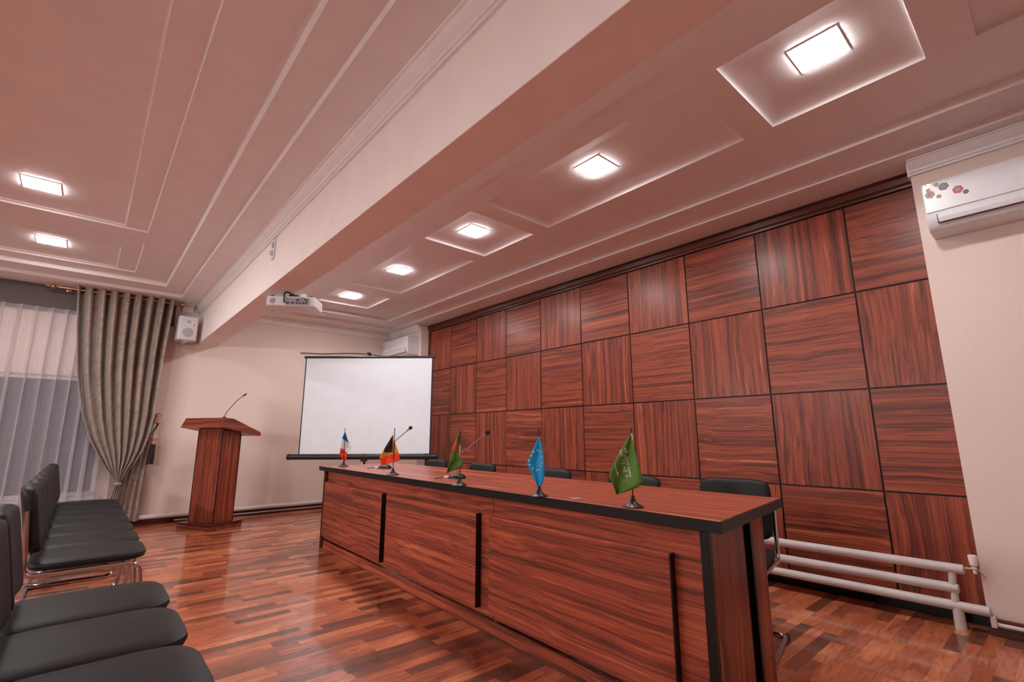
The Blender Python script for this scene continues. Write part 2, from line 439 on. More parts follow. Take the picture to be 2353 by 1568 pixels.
# ------------------------------------------------------------------ pelmet, sheer, drape, rod
tag(MB().box(-2.7, .73, YF-.035, YF-.002, 2.475, ZS-.002).build('pelmet', M['pelmet'], bevel=.004),
    'dark brown pelmet band along the top of the far wall above the window', 'pelmet')
def sheer_fn(u, v):
    x = -2.4+u*2.68
    ph = x*2*PI/.125+.9*math.sin(x*4.3)
    a_ = .037*(1+.35*math.sin(x*7.7+1))*(.75+.25*v)
    return (x+a_*math.sin(ph), YF-.125+.026*math.cos(ph), 2.50-v*2.44)
tag(MB().sheer if False else MB().sheet(sheer_fn, 700, 8).build('sheer_curtain', M['sheer'], smooth=True, recalc=False),
    'translucent white pleated sheer curtain hanging in front of the dark window', 'curtain')

drape = thing('velvet_curtain', 'taupe velvet curtain gathered low by a tieback beside the lectern wall', 'curtain', (0, 7.4, 0))
def interp(tab, z):
    for (z0, a), (z1, b_) in zip(tab, tab[1:]):
        if z <= z0 and z >= z1:
            t = (z0-z)/(z0-z1); return a+(b_-a)*t
    return tab[-1][1] if z < tab[-1][0] else tab[0][1]
LT = [(2.80, -.268), (2.25, -.209), (1.8, -.147), (1.56, -.10), (1.27, -.03), (1.02, .061), (.83, .168), (.70, .25), (.60, .325), (.50, .372)]
RT = [(2.80, .67), (2.1, .645), (1.28, .63), (1.05, .605), (.90, .57), (.78, .525), (.69, .475), (.60, .43), (.50, .395)]
folds = [0, .12, .235, .36, .485, .61, .735, .85, 1.0]
def drape_fn(u, v):
    z = 2.80-v*2.28
    # the gather pulls the left half round: follow the left edge curve more on the left
    a, b_ = interp(LT, z), interp(RT, z)
    x = a+(b_-a)*u
    ph = u*8*2*PI
    amp = .074*(1-v)**.6+.016
    if v < .02: amp *= .9
    cc = math.cos(ph); y = -amp*math.copysign(abs(cc)**.75, cc)*(.85+.3*math.sin(u*23))-.015*math.sin(u*PI)*v
    x += .012*math.sin(ph*1.0+1.2)*(1-v*.7)
    return (x, y-.01, z)
MB().sheet(drape_fn, 220, 90).build('gathered_drape', M['velvet'], drape, smooth=True, recalc=False)
# loose half hanging straight behind, reaching the floor
def loose_fn(u, v):
    z = 1.25-v*1.18
    x = .40+(.66-.40)*u - .05*v*(1-u) - .03*v
    return (x, .075+.022*math.cos(u*5*2*PI)-.01*v, z)
MB().sheet(loose_fn, 70, 24).build('hanging_drape', M['velvet'], drape, smooth=True, recalc=False)
# flared tail below the knot
def tail_fn(u, v):
    z = .51-v*.30
    wd = .02+.05*v
    return (.383+(u-.5)*2*wd-.03*v, -.02+.012*math.cos(u*4*2*PI), z)
MB().sheet(tail_fn, 30, 8).build('curtain_tail', M['velvet'], drape, smooth=True, recalc=False)
k = MB(); k.lathe([(0, -.022), (.03, -.018), (.04, 0), (.03, .018), (0, .022)], (.384, -.015, .515), 20)
k.build('knot', M['velvet'], drape, smooth=True)

rod = thing('curtain_rod', 'brass curtain rod with turned finials above the taupe velvet curtain', 'curtain rod', (0, 7.40, 2.735))
MB().tube([(-.40, 0, 0), (.72, 0, 0)], .013, 16).build('rod', M['brass'], rod, smooth=True)
for s, x in ((-1, -.40), (1, .72)):
    MB().lathe([(0, 0), (.018, 0), (.018, .008), (.012, .014), (.012, .03), (.026, .045), (.03, .06), (.024, .075), (.010, .088), (.008, .11), (.004, .125), (0, .128)], (x, 0, 0), 18, axis=(s, 0, 0)).build('finial', M['brass'], rod, smooth=True)
for x in (-.33, .69):
    MB().tube([(x, 0, 0), (x, .15, .01)], .008, 10).lathe([(0, 0), (.022, 0), (.022, .01), (0, .01)], (x, .15, .01), 16, axis=(0, 1, 0)).build('rod_bracket', M['brass'], rod, smooth=True)

tb = thing('curtain_tieback', 'gold braided tieback with a dark tassel hanging on the wall beside the taupe curtain', 'tieback', (.682, 7.45, .72))
MB().tube([(-.02, .14, .60), (0, .02, .585)], .006, 8).lathe([(0, -.01), (.03, -.008), (.036, 0), (.03, .008), (0, .01)], (0, .02, .585), 18, axis=(0, 1, 0)).build('wall_hook', M['brass'], tb, smooth=True)
mb = MB()
for j in range(14):
    a_ = random.uniform(0, 2*PI); rr_ = random.uniform(.0, .028)
    mb.lathe([(0, -.018), (.014, -.012), (.019, 0), (.014, .012), (0, .018)], (rr_*math.cos(a_), -.005+.02*random.random(), .545+random.uniform(-.05, .05)), 10)
mb.build('rosette', M['gold'], tb, smooth=True)
MB().tube(round_path([(.012, 0, .51), (.0, 0, .47), (-.012, 0, .43), (-.022, -.0, .40)], .03), .007, 8).tube([(-.045, -.01, .36), (-.01, 0, .42), (.02, 0, .50)], .006, 8).build('cord', M['tassel'], tb, smooth=True)
MB().lathe([(0, .235), (.020, .24), (.026, .262), (.020, .285), (.028, .30), (.030, .325), (.020, .35), (.010, .38), (.0, .385)], (-.008, 0, 0), 18).build('tassel_head', M['gold'], tb, smooth=True)
mb = MB()
for j in range(40):
    a_ = j*2.399; r0 = .022*math.sqrt((j+.5)/40)
    mb.tube([(-.008+r0*math.cos(a_), r0*math.sin(a_), .24), (-.014+r0*1.35*math.cos(a_), r0*1.3*math.sin(a_), .12), (-.018+r0*1.5*math.cos(a_), r0*1.4*math.sin(a_), .0+random.uniform(0, .01))], .0045, 6)
tf = mb.build('tassel_fringe', M['tassel'], tb, smooth=True)

# ------------------------------------------------------------------ ceiling lamps
def ceiling_lamp(x, y, label, first=[None]):
    if first[0] is None:
        t = thing('ceiling_lamp', label, 'ceiling lamp', (x, y, Z2+.035), 0, None)
        s = .102
        mb = MB()
        for (a, b_, c, d) in ((-s-.006, s+.006, -s-.006, -s), (-s-.006, s+.006, s, s+.006), (-s-.006, -s, -s, s), (s, s+.006, -s, s)):
            mb.box(a, b_, c, d, -.005, 0)
        mb.build('lamp_frame', M['white'], t, bevel=.001)
        MB().box(-s, s, -s, s, -.008, -.0005).build('diffuser', M['lamp'], t)
        first[0] = t; return t
    return dup(first[0], (x, y, Z2+.035), 0, label)
yl = [.55, 1.935, 3.355, 4.76, 6.11]
lab = ['square glowing ceiling lamp nearest the white wall air conditioner, largest of the right row',
       'square glowing ceiling lamp second from the right in the row over the desk',
       'square glowing ceiling lamp in the middle of the row over the desk',
       'square glowing ceiling lamp second from the far end of the row over the desk',
       'square glowing ceiling lamp nearest the projector, smallest of the row over the desk']
for y, l_ in zip(yl, lab): ceiling_lamp(2.475, y, l_)
ceiling_lamp(-.46, 4.80, 'larger flat glowing ceiling lamp at the left edge, nearer than its neighbour')
ceiling_lamp(-.455, 6.20, 'smaller flat glowing ceiling lamp just above the dark curtain pelmet')
# unseen ceiling lamps added overhead and further left as fill light
for x, y in ((-.46, .58), (-2.2, 4.8), (-2.2, 3.38), (-2.2, 1.98)):
    w_ = ('first', 'second', 'third', 'fourth', 'fifth')[round((4.8-y)/1.4)] if x < -2 else ('nearer the camera' if y > 0 else 'behind the camera')
    l_ = 'added fill ceiling lamp outside the picture, %s from the window in the leftmost row' % w_ if x < -2 else 'added fill ceiling lamp continuing the left row outside the picture, overhead and %s' % w_
    ceiling_lamp(x, y, l_)['group'] = 'added fill lamps overhead outside the frame'

M['bulb'] = mat('fill_opal_bulb', (.9, .9, .9), .4, emit=LAMPCOL, strength=FILL_BULB)
def fill_wall_lamp(y, first=[None]):  # lamps added on the unseen left wall to brighten beam and desk front
    l_ = 'added fill lamp with a brass shade on the left wall outside the picture, %s from the window wall' % ('first', 'second', 'third')[round((4.8-y)/2)]
    if first[0] is not None: return dup(first[0], (XL, y, 1.95), 0, l_, 'added fill lamps on the left wall outside the frame')
    t = thing('fill_wall_lamp', l_, 'added wall lamp', (XL, y, 1.95), 0, 'added fill lamps on the left wall outside the frame')
    MB().lathe([(0, 0), (.06, 0), (.06, .015), (.02, .025), (0, .025)], (0, 0, 0), 24, axis=(1, 0, 0)).build('wall_plate', M['brass'], t, smooth=True)
    MB().tube(round_path([(.02, 0, 0), (.01, 0, .16), (.22, 0, .18), (.22, 0, .05)], .04), .009, 10).build('arm', M['brass'], t, smooth=True)
    MB().lathe([(.055*math.sin(PI*k/12), -.055*math.cos(PI*k/12)) for k in range(13)], (.22, 0, .0), 24).build('bulb', M['bulb'], t, smooth=True)
    MB().lathe([(.20, .03), (.202, .034), (.06, .125), (.03, .135), (0, .135), (0, .128), (.055, .118)], (.22, 0, 0), 32).build('lamp_shade', M['brass'], t, smooth=True)  # opaque shade shaped to keep the added light off the ceiling
    first[0] = t; return t
for y in (.8, 2.8, 4.8): fill_wall_lamp(y)

# ------------------------------------------------------------------ wood wall panelling
wp = thing('wall_panelling', 'red-brown wood wall panelling of square panels in alternating grain behind the desk', 'wall panelling', (XR, 0, 0))
MB().box(.012, .028, PY0+.001, PY1, .0, ZS-.001).build('backing_board', M['black'], wp)
rows = [2.680, 2.038, 1.361, .6935, .02]
ys = [.24+.63*k for k in range(0, 11)]
G = .0055
tileH = {}
for i in range(10):
    y0, y1 = ys[i], ys[i+1]
    if i == 0: y0 = PY0+.006-G
    if i == 9: y1 = PY1-.03
    for j in range(4):
        z1, z0 = rows[j], rows[j+1]
        vert = (i+j) % 2 == 1
        o = MB().box(-.0, .014, -(y1-y0)/2+G, (y1-y0)/2-G, -(z1-z0)/2+G, (z1-z0)/2-G).build('square_panel', M['woodZ'] if vert else M['woodY'], wp, bevel=.0015)
        o.location = (0, (y0+y1)/2, (z0+z1)/2)
MB().prism([(.012, 2.684), (-.010, 2.684), (-.012, 2.700), (-.028, 2.712), (-.030, 2.735), (-.022, 2.742), (-.026, ZS-.002), (.012, ZS-.002)], 'Y', PY0+.002, PY1-.002).build('crown_moulding', M['dwood'], wp)
MB().box(-.012, .012, PY1-.035, PY1-.002, 0, 2.69).build('end_trim', M['dwood'], wp, bevel=.003)

# ------------------------------------------------------------------ air conditioners
M['hx'] = [mat('decal_grey', (.25, .22, .25), .4), mat('decal_red', (.45, .03, .035), .4), mat('decal_olive', (.22, .25, .06), .4),
           mat('decal_teal', (.01, .16, .24), .4), mat('decal_green', (.05, .14, .03), .4), mat('decal_orange', (.6, .12, .05), .4), mat('decal_silver', (.9, .9, .92), .15, .4)]
def ac(label, y0, y1, zb, decals, loc_x=XP):
    t = thing('air_conditioner', label, 'air conditioner', (loc_x, (y0+y1)/2, zb))
    h = (y1-y0)/2
    prof = [(-.001, .30), (-.185, .30), (-.203, .285), (-.208, .26), (-.208, .10), (-.198, .055), (-.175, .018), (-.14, .0), (-.001, .0)]
    MB().prism(prof, 'Y', -h, h).build('body', M['white'], t, bevel=.008, smooth=True)
    fr = MB().prism([(-.200, .288), (-.2115, .288), (-.2150, .27), (-.2150, .105), (-.2055, .105), (-.2055, .27)], 'Y', -h+.006, h-.006).build('front_cover', M['white'], t, bevel=.003)
    # closed louver flap with the dark gap showing under it and at its end
    MB().prism([(-.2040, .088), (-.2085, .088), (-.2065, .050), (-.1985, .034), (-.1945, .036), (-.2020, .052)], 'Y', -h+.050, h-.050).build('flap_gap', M['dslot'], t)
    MB().prism([(-.2045, .086), (-.2120, .090), (-.2115, .064), (-.2045, .042), (-.1990, .038), (-.2020, .054)], 'Y', -h+.054, h-.054).build('louver_flap', M['white'], t, bevel=.0015)
    for (dy, dz, r_, ci) in decals:
        pts = [(dy+r_*math.cos(PI/3*k+.2), dz+r_*math.sin(PI/3*k+.2)) for k in range(6)]
        MB().prism(pts, 'X', -.2162, -.2148).build('hexagon_decal', M['hx'][ci], t)
        if r_ > .014:
            p2 = [(dy+r_*.5*math.cos(PI/3*k+.2), dz+r_*.5*math.sin(PI/3*k+.2)) for k in range(6)]
            inner = {3: 1, 1: 0, 0: 1}.get(ci, 2)
            MB().prism(p2, 'X', -.2166, -.2158).build('hexagon_decal', M['hx'][inner], t)
    return t
A_c = (.395-.45)/2
zb0 = 2.235
def dl(y, z): return (y-A_c, z-zb0)
dec = []
for (y, z, r_, ci) in ((.358, 2.450, .025, 0), (.362, 2.482, .012, 5), (.322, 2.500, .013, 2), (.293, 2.478, .025, 3), (.236, 2.436, .025, 1), (.205, 2.410, .014, 4), (.320, 2.426, .013, 2)):
    dec.append((*dl(y, z), r_, ci))
for (y, z) in ((.375, 2.512), (.368, 2.500), (.372, 2.490), (.360, 2.515), (.378, 2.500), (.352, 2.510), (.362, 2.492)):
    dec.append((*dl(y, z), .006, 6))
ac('white wall air conditioner with coloured hexagon decals at the right edge, close to the panelling', -.45, .395, zb0, dec)
c2 = (6.60+7.42)/2
ac('white wall air conditioner in the far corner above the projection screen', 6.60, 7.42, 2.30,
   [(7.385-c2, .22, .013, 0), (7.36-c2, .255, .012, 4), (7.345-c2, .215, .010, 0), (7.325-c2, .19, .013, 0), (7.38-c2, .185, .011, 4)])

# ------------------------------------------------------------------ speaker, beam socket
sp = thing('wall_speaker', 'white box loudspeaker on the far wall between the curtain and the beam', 'speaker', (.85, 7.40, 2.42), R(4))
MB().box(-.105, .105, -.10, .10, -.158, .158).build('cabinet', M['white'], sp, bevel=.012)
MB().box(-.092, .092, -.106, -.098, -.145, .145).build('front_baffle', M['white'], sp, bevel=.003)
MB().lathe([(0, .004), (.055, .004), (.068, .0), (.074, -.002), (.074, -.006), (0, -.006)], (0, -.104, -.055), 32, axis=(0, -1, 0)).build('woofer', M['grille'], sp, smooth=True)
MB().lathe([(0, .004), (.014, .004), (.028, 0), (.032, -.004), (0, -.004)], (.0, -.104, .085), 24, axis=(0, -1, 0)).build('tweeter', M['grille'], sp, smooth=True)
MB().lathe([(0, .003), (.010, .003), (.010, -.004), (0, -.004)], (.058, -.104, .045), 16, axis=(0, -1, 0)).build('port', M['gmark'], sp)
MB().box(-.03, .03, .10, .19, -.03, .03).build('wall_bracket', M['white'], sp, bevel=.004)
MB().box(-.02, .02, -.03, .12, -.172, -.157).build('bottom_bracket', M['white'], sp, bevel=.004)
so = thing('power_socket', 'white double socket with a plug fixed high on the pale side of the beam', 'socket', (BX0, 4.20, 2.595))
MB().box(-.010, 0, -.042, .042, -.09, .09).build('socket_plate', M['white'], so, bevel=.004)
MB().lathe([(0, .006), (.022, .006), (.026, 0), (0, 0)], (-.010, 0, .035), 20, axis=(-1, 0, 0)).build('socket_outlet', M['gmark'], so)
MB().box(-.034, -.010, -.015, .015, -.055, -.02).build('plug', M['white'], so, bevel=.006)
MB().lathe([(0, 0), (.05, 0), (.045, -.018), (.02, -.026), (0, -.026)], (2.435, 6.98, Z1), 24).build('ceiling_detector', M['white'], None, smooth=True)
tag(D.objects['ceiling_detector'], 'tiny round white fitting on the ceiling step just right of the projector', 'ceiling detector')

# ------------------------------------------------------------------ projector under the beam
n_p = Vector((-.30, -.95, 0)).normalized()
pc = Vector((1.262, 4.33, 2.185))
ang = math.atan2(-n_p.x, n_p.y)  # local -Y faces the room
pj = thing('projector', 'white projector hanging from the beam by dark metal arms', 'projector', pc, R(-34))
pr = [(-.20, -.10), (-.19, -.125), (.19, -.125), (.20, -.10), (.20, .12), (.18, .14), (-.18, .14), (-.20, .12)]
MB().prism(pr, 'Z', -.045, .04).build('body', M['white'], pj, bevel=.008)
MB().prism([(-.04, -.130), (.155, -.130), (.155, -.120), (-.04, -.120)], 'Z', -.036, .026).build('port_panel', M['gmark'], pj)
for x_, z_, w_ in ((-.02, -.02, .022), (.02, -.018, .02), (.055, -.02, .012), (.08, -.02, .012), (.105, -.02, .014), (.06, .005, .02), (.13, -.018, .016)):
    MB().box(x_-w_/2, x_+w_/2, -.133, -.128, z_-.006, z_+.006).build('port', M['dslot'], pj)
MB().lathe([(0, .003), (.022, .003), (.024, -.002), (0, -.002)], (-.145, -.126, -.003), 22, axis=(0, -1, 0)).build('speaker_grille', M['gmark'], pj)
MB().lathe([(0, .02), (.035, .02), (.038, .0), (0, 0)], (.05, .14, -.0), 24, axis=(0, 1, 0)).build('lens', M['bmetal'], pj, smooth=True)
for x_, y_ in ((-.16, -.09), (.16, -.09)):
    MB().lathe([(0, 0), (.014, 0), (.014, .012), (0, .012)], (x_, y_, .04), 14).build('foot', M['rubber'], pj)
MB().box(-.05, .02, -.02, .03, .04, .083).lathe([(0, 0), (.018, 0), (.018, .085-.04), (0, .085-.04)], (0, 0, .04), 14).build('mount_post', M['bmetal'], pj)
MB().tube(round_path([(-.045, -.132, -.02), (-.05, -.14, .0), (-.05, -.135, .07), (-.03, -.11, .078)], .02), .006, 8).tube(round_path([(-.03, -.12, .078), (.02, -.1, .055), (.09, -.12, .03), (.14, -.135, .0)], .03), .006, 8).build('cable', M['bmetal'], pj, smooth=True)
MB().box(.05, .10, -.05, -.03, .04, .084).build('mount_bracket', M['white'], pj, bevel=.004)

# ------------------------------------------------------------------ thin cable on the far wall
cp = [(2.35, 7.57, 2.30), (2.70, 7.57, 2.325), (3.02, 7.57, 2.37), (3.35, 7.57, 2.40), (3.60, 7.50, 2.38), (3.72, 7.43, 2.36)]
tag(MB().tube(round_path(cp, .1), .006, 8).build('wall_cable', M['bmetal'], None, smooth=True),
    'thin dark cable running along the far wall to the corner air conditioner', 'cable')

# ------------------------------------------------------------------ pipes
pp = thing('heating_pipe', 'white heating pipe running low along the far wall behind the lectern', 'pipe', (0, 7.52, 0))
MB().tube([(.52, 0, .10), (3.70, 0, .10)], .027, 18).build('main_pipe', M['wpaint'], pp, smooth=True)
MB().tube([(1.0, .045, .028), (3.72, .045, .028)], .010, 12).build('return_pipe', M['wpaint'], pp, smooth=True)
mb = MB()
for x in (.8, 1.9, 2.9, 3.5): mb.box(x-.006, x+.006, 0, .079, .07, .082)
mb.build('pipe_bracket', M['wpaint'], pp)
rd = thing('pipe_radiator', 'white three-pipe radiator standing against the panelling right of the desk', 'radiator', (3.79, .59, 0))
YE = 4.9
for z, ya in ((.315, -.075), (.21, -.04), (.118, -.155)):
    MB().lathe([(0, 0), (.020, 0), (.026, .004), (.026, YE-ya-.004), (.020, YE-ya), (0, YE-ya)], (0, ya, z), 22, axis=(0, 1, 0)).build('pipe', M['wpaint'], rd, smooth=True)
MB().tube([(0, -.02, .305), (0, -.015, .215)], .018, 16).build('riser', M['wpaint'], rd, smooth=True)
MB().tube([(0, -.015, .205), (0, -.015, .12)], .018, 16).build('riser', M['wpaint'], rd, smooth=True)
MB().tube([(0, -.02, .12), (0, -.02, .0)], .026, 20).build('foot', M['wpaint'], rd, smooth=True)
MB().tube([(0, YE-.2, .292), (0, YE-.2, .0)], .02, 16).build('riser', M['wpaint'], rd, smooth=True)
vb = MB().lathe([(0, -.012), (.008, -.012), (.008, .012), (.013, .014), (.013, .022), (.009, .024), (.009, .03), (.017, .031), (.021, .078), (.018, .084), (.006, .086), (0, .086)], (.0, -.118, .315), 18).build('air_valve', M['cap'], rd, smooth=True)
MB().tube(round_path([(0, -.078, .325), (0, -.118, .328), (.01, -.135, .32), (.03, -.155, .285)], .015), .0045, 8).build('valve_wire', M['wpaint'], vb, smooth=True)
sp_ = thing('skirting_pipe', 'thin white pipe elbowing along the baseboard below the near air conditioner', 'pipe', (3.785, .43, 0))
MB().tube(round_path([(.05, .01, .085), (.02, .01, .068), (0, -.02, .062), (0, -3.2, .062)], .02), .011, 12).build('pipe', M['wpaint'], sp_, smooth=True)
MB().box(-.013, .02, -.012, .012, .045, .10).build('elbow', M['wpaint'], sp_, bevel=.004)

# ------------------------------------------------------------------ projection screen on tripod
th = -YAW   # width direction is the camera's right vector, horizontal
ps = thing('projection_screen', 'white projection screen with black borders on a tripod behind the far end of the desk', 'projection screen', (2.735, 5.985, 0), th)
hw = .825
# local: X right, -Y toward the room
MB().box(-hw, hw, -.004, 0, .835, 2.065).build('screen_fabric', M['scrn'], ps)
mb = MB()
for s in (-1, 1): mb.box(s*hw-(.014 if s < 0 else -.0), s*hw+(.0 if s < 0 else .018), -.006, .001, .80, 2.075)
mb.build('side_border', M['bmetal'], ps)
MB().tube([(-hw-.03, 0, 2.078), (hw+.04, 0, 2.078)], .016, 14).build('top_bar', M['bmetal'], ps, smooth=True)
MB().lathe([(0, -.93), (.030, -.93), (.034, -.925), (.034, .925), (.030, .93), (0, .93)], (-.02, .01, .795), 20, axis=(1, 0, 0)).build('roller_case', M['bmetal'], ps, smooth=True)
for s in (-1, 1):
    MB().lathe([(0, 0), (.036, 0), (.038, .006), (.038, .03), (0, .03)], (-.02+s*.93-(.03 if s < 0 else 0), .01, .795), 20, axis=(1, 0, 0)).build('end_cap', M['rubber'], ps)
MB().tube([(-.01, .05, .25), (-.01, .05, 2.10)], .014, 14).build('pole', M['bmetal'], ps, smooth=True)
MB().tube(round_path([(-.01, .05, 2.09), (-.012, .045, 2.135), (-.012, -.005, 2.13), (-.012, -.004, 2.10)], .02), .010, 10).box(-.035, .005, -.012, .055, 2.125, 2.142).build('hook', M['bmetal'], ps)
MB().box(-.045, .025, -.005, .065, .735, .765).build('case_clamp', M['bmetal'], ps, bevel=.005)
MB().lathe([(0, 0), (.03, 0), (.03, .08), (0, .08)], (-.01, .05, .36), 16).build('tripod_hub', M['bmetal'], ps, smooth=True)
for a_ in (R(90), R(210), R(330)):
    d_ = Vector((math.cos(a_), math.sin(a_), 0))
    MB().tube([Vector((-.01, .05, .42))+d_*.02, Vector((-.01, .05, .012))+d_*.40], .010, 10).build('tripod_leg', M['bmetal'], ps, smooth=True)

# ------------------------------------------------------------------ lectern
O_ = Vector((1.235, 6.575, 0))
lec = thing('lectern', 'tall red-brown wooden lectern with a slanted top standing by the far wall', 'lectern', O_, R(29))
# local x = right side (towards the speaker), y = width away from the camera's left
def bx(nm, a, mm, bv=.003): return MB().box(*a).build(nm, mm, lec, bevel=bv)
bx('plinth', (0, .40, 0, .56, 0, .055), M['woodY']); bx('plinth_cap', (-.012, .412, -.012, .572, .055, .068), M['dwood'])
c0, c1, d0, d1 = .050, .305, .05, .44
col_h = 1.125
bx('front_board', (c0, c0+.018, d0, d1, .068, 1.15), M['woodZ'])
bx('side_board', (c0+.018, c1, d0, d0+.018, .068, 1.12), M['woodZ'])
bx('side_board', (c0+.018, c1, d1-.018, d1, .068, 1.12), M['woodZ'])
bx('back_board', (c1-.018, c1, d0+.018, d1-.018, .068, 1.08), M['woodZ'])
mb = MB(); mb.box(c0-.004, c0+.004, d0-.004, d0+.004, .068, 1.13); mb.box(c0-.004, c0+.004, d1-.004, d1+.004, .068, 1.13); mb.box(c1-.004, c1+.004, d0-.004, d0+.004, .068, 1.08)
mb.build('edge_banding', M['black'], lec)
# wedge top: profile in (x,z)
tw0, tw1 = -.055, .60
prof = [(-.07, 1.158), (-.015, 1.268), (.09, 1.262), (.50, 1.105), (.505, 1.058)]
MB().prism(prof, 'Y', tw0, tw1).build('slanted_top', M['woodX'], lec, bevel=.004)
MB().prism([(-.073, 1.156), (-.017, 1.270), (-.015, 1.268), (-.070, 1.158)], 'Y', tw0-.001, tw1+.001).build('front_fascia', M['woodY'], lec)
mic = thing('gooseneck_microphone', 'thin gooseneck microphone rising from the top of the lectern', 'microphone', O_+Matrix.Rotation(R(29), 3, 'Z')@Vector((.03, .03, 1.272)), R(29))
MB().lathe([(0, 0), (.018, 0), (.016, .008), (.006, .014), (0, .014)], (0, 0, 0), 16).build('mic_base', M['bmetal'], mic, smooth=True)
gp = round_path([(0, 0, .01), (.01, -.01, .06), (.10, -.07, .22), (.155, -.11, .275)], .06)
MB().tube(gp, .004, 8).build('gooseneck', M['bmetal'], mic, smooth=True)
MB().tube([(.135, -.095, .257), (.155, -.11, .278), (.170, -.12, .292)], [.005, .010, .008], 12).build('mic_head', M['foam'], mic, smooth=True)

# ------------------------------------------------------------------ desk
DA = R(-2.0)
DO = Vector((1.72, .905, 0))
dk = thing('conference_desk', 'long red-brown wooden conference desk with black edges and raised front panels', 'desk', DO, DA)
LB = 4.05; DP = .66
def dbx(nm, a, mm, bv=.002): return MB().box(*a).build(nm, mm, dk, bevel=bv)
MBT = .038
# tops of the two joined modules (grain along the length)
seam = 1.30
for k_, (a, b_) in enumerate(((-.06, seam), (seam, LB+.07))):
    dbx('desk_top', (-.026, .80, a+.003, b_-.003 if k_ else b_-.0008, .722, .76), M['woodY_lit'], .0015)
mb = MB(); mb.box(-.032, -.0262, -.066, LB+.076, .7195, .7590); mb.box(-.0262, .80, -.066, -.0575, .7195, .7590); mb.box(-.0262, .80, LB+.0675, LB+.076, .7195, .7590); mb.box(.8003, .806, -.066, LB+.076, .7195, .7590)
mb.build('top_edge_banding', M['black'], dk)
# front carcass
dbx('front_board', (.022, .04, .035, seam-.002, .085, .722), M['woodY_lit'])
dbx('front_board', (.022, .04, seam+.002, LB-.035, .085, .722), M['woodY_lit'])
dbx('plinth', (.014, .034, .034, LB-.036, 0, .070), M['woodY_lit'])
# raised panels, the near end of each shows a black edge
for (a, b_) in ((.155, seam-.003), (seam+.115, 2.60), (2.68, LB-.06)):
    dbx('raised_panel', (-.012, .0215, a+.006, b_, .12, .615), M['woodY_lit'])
    dbx('panel_edge', (-.0125, .0215, a, a+.0058, .119, .616), M['black'], 0)
# near end assembly: corner edge, end boards, dark gap
dbx('corner_edge', (-.002, .03, .0, .034, 0, .722), M['black'])
dbx('end_board', (.032, .40, .008, .026, 0, .722), M['woodZ_lit'])
dbx('end_edge', (.402, .432, .016, .034, 0, .722), M['black'])
dbx('side_post', (.50, .66, .0, .022, 0, .722), M['woodZ_lit'])
dbx('side_post_edge', (.470, .498, -.001, .030, 0, .722), M['black'])
dbx('inner_board', (.432, .47, .028, .044, 0, .722), M['woodZ_lit'])
dbx('side_panel', (.04, .66, .046, .064, 0, .722), M['woodX_lit'])
dbx('middle_panel', (.04, .62, seam-.009, seam+.009, 0, .722), M['woodX_lit'])
dbx('far_end_board', (.0, .66, LB-.034, LB-.012, 0, .722), M['dwoodX'])
dbx('far_corner_edge', (-.004, .034, LB-.012, LB+.004, 0, .722), M['dwood'])
for o_ in dk.children:          # the near end is cut slightly off square
    for v_ in o_.data.vertices:
        v_.co.y += .165*(v_.co.x+.03)*max(0, 1-v_.co.y/1.29)
pl_ = tag(MB().box(-.034, .034, -.022, .022, 0, .0025).build('table_plate', M['plate'], None, bevel=.001), 'small pale rectangular cable plate set in the desk top left of the green script flag', 'cable plate')
q = on(1323, 1147, z=.76); pl_.location = (q.x, q.y, .7605); pl_.rotation_euler = (0, 0, R(60))

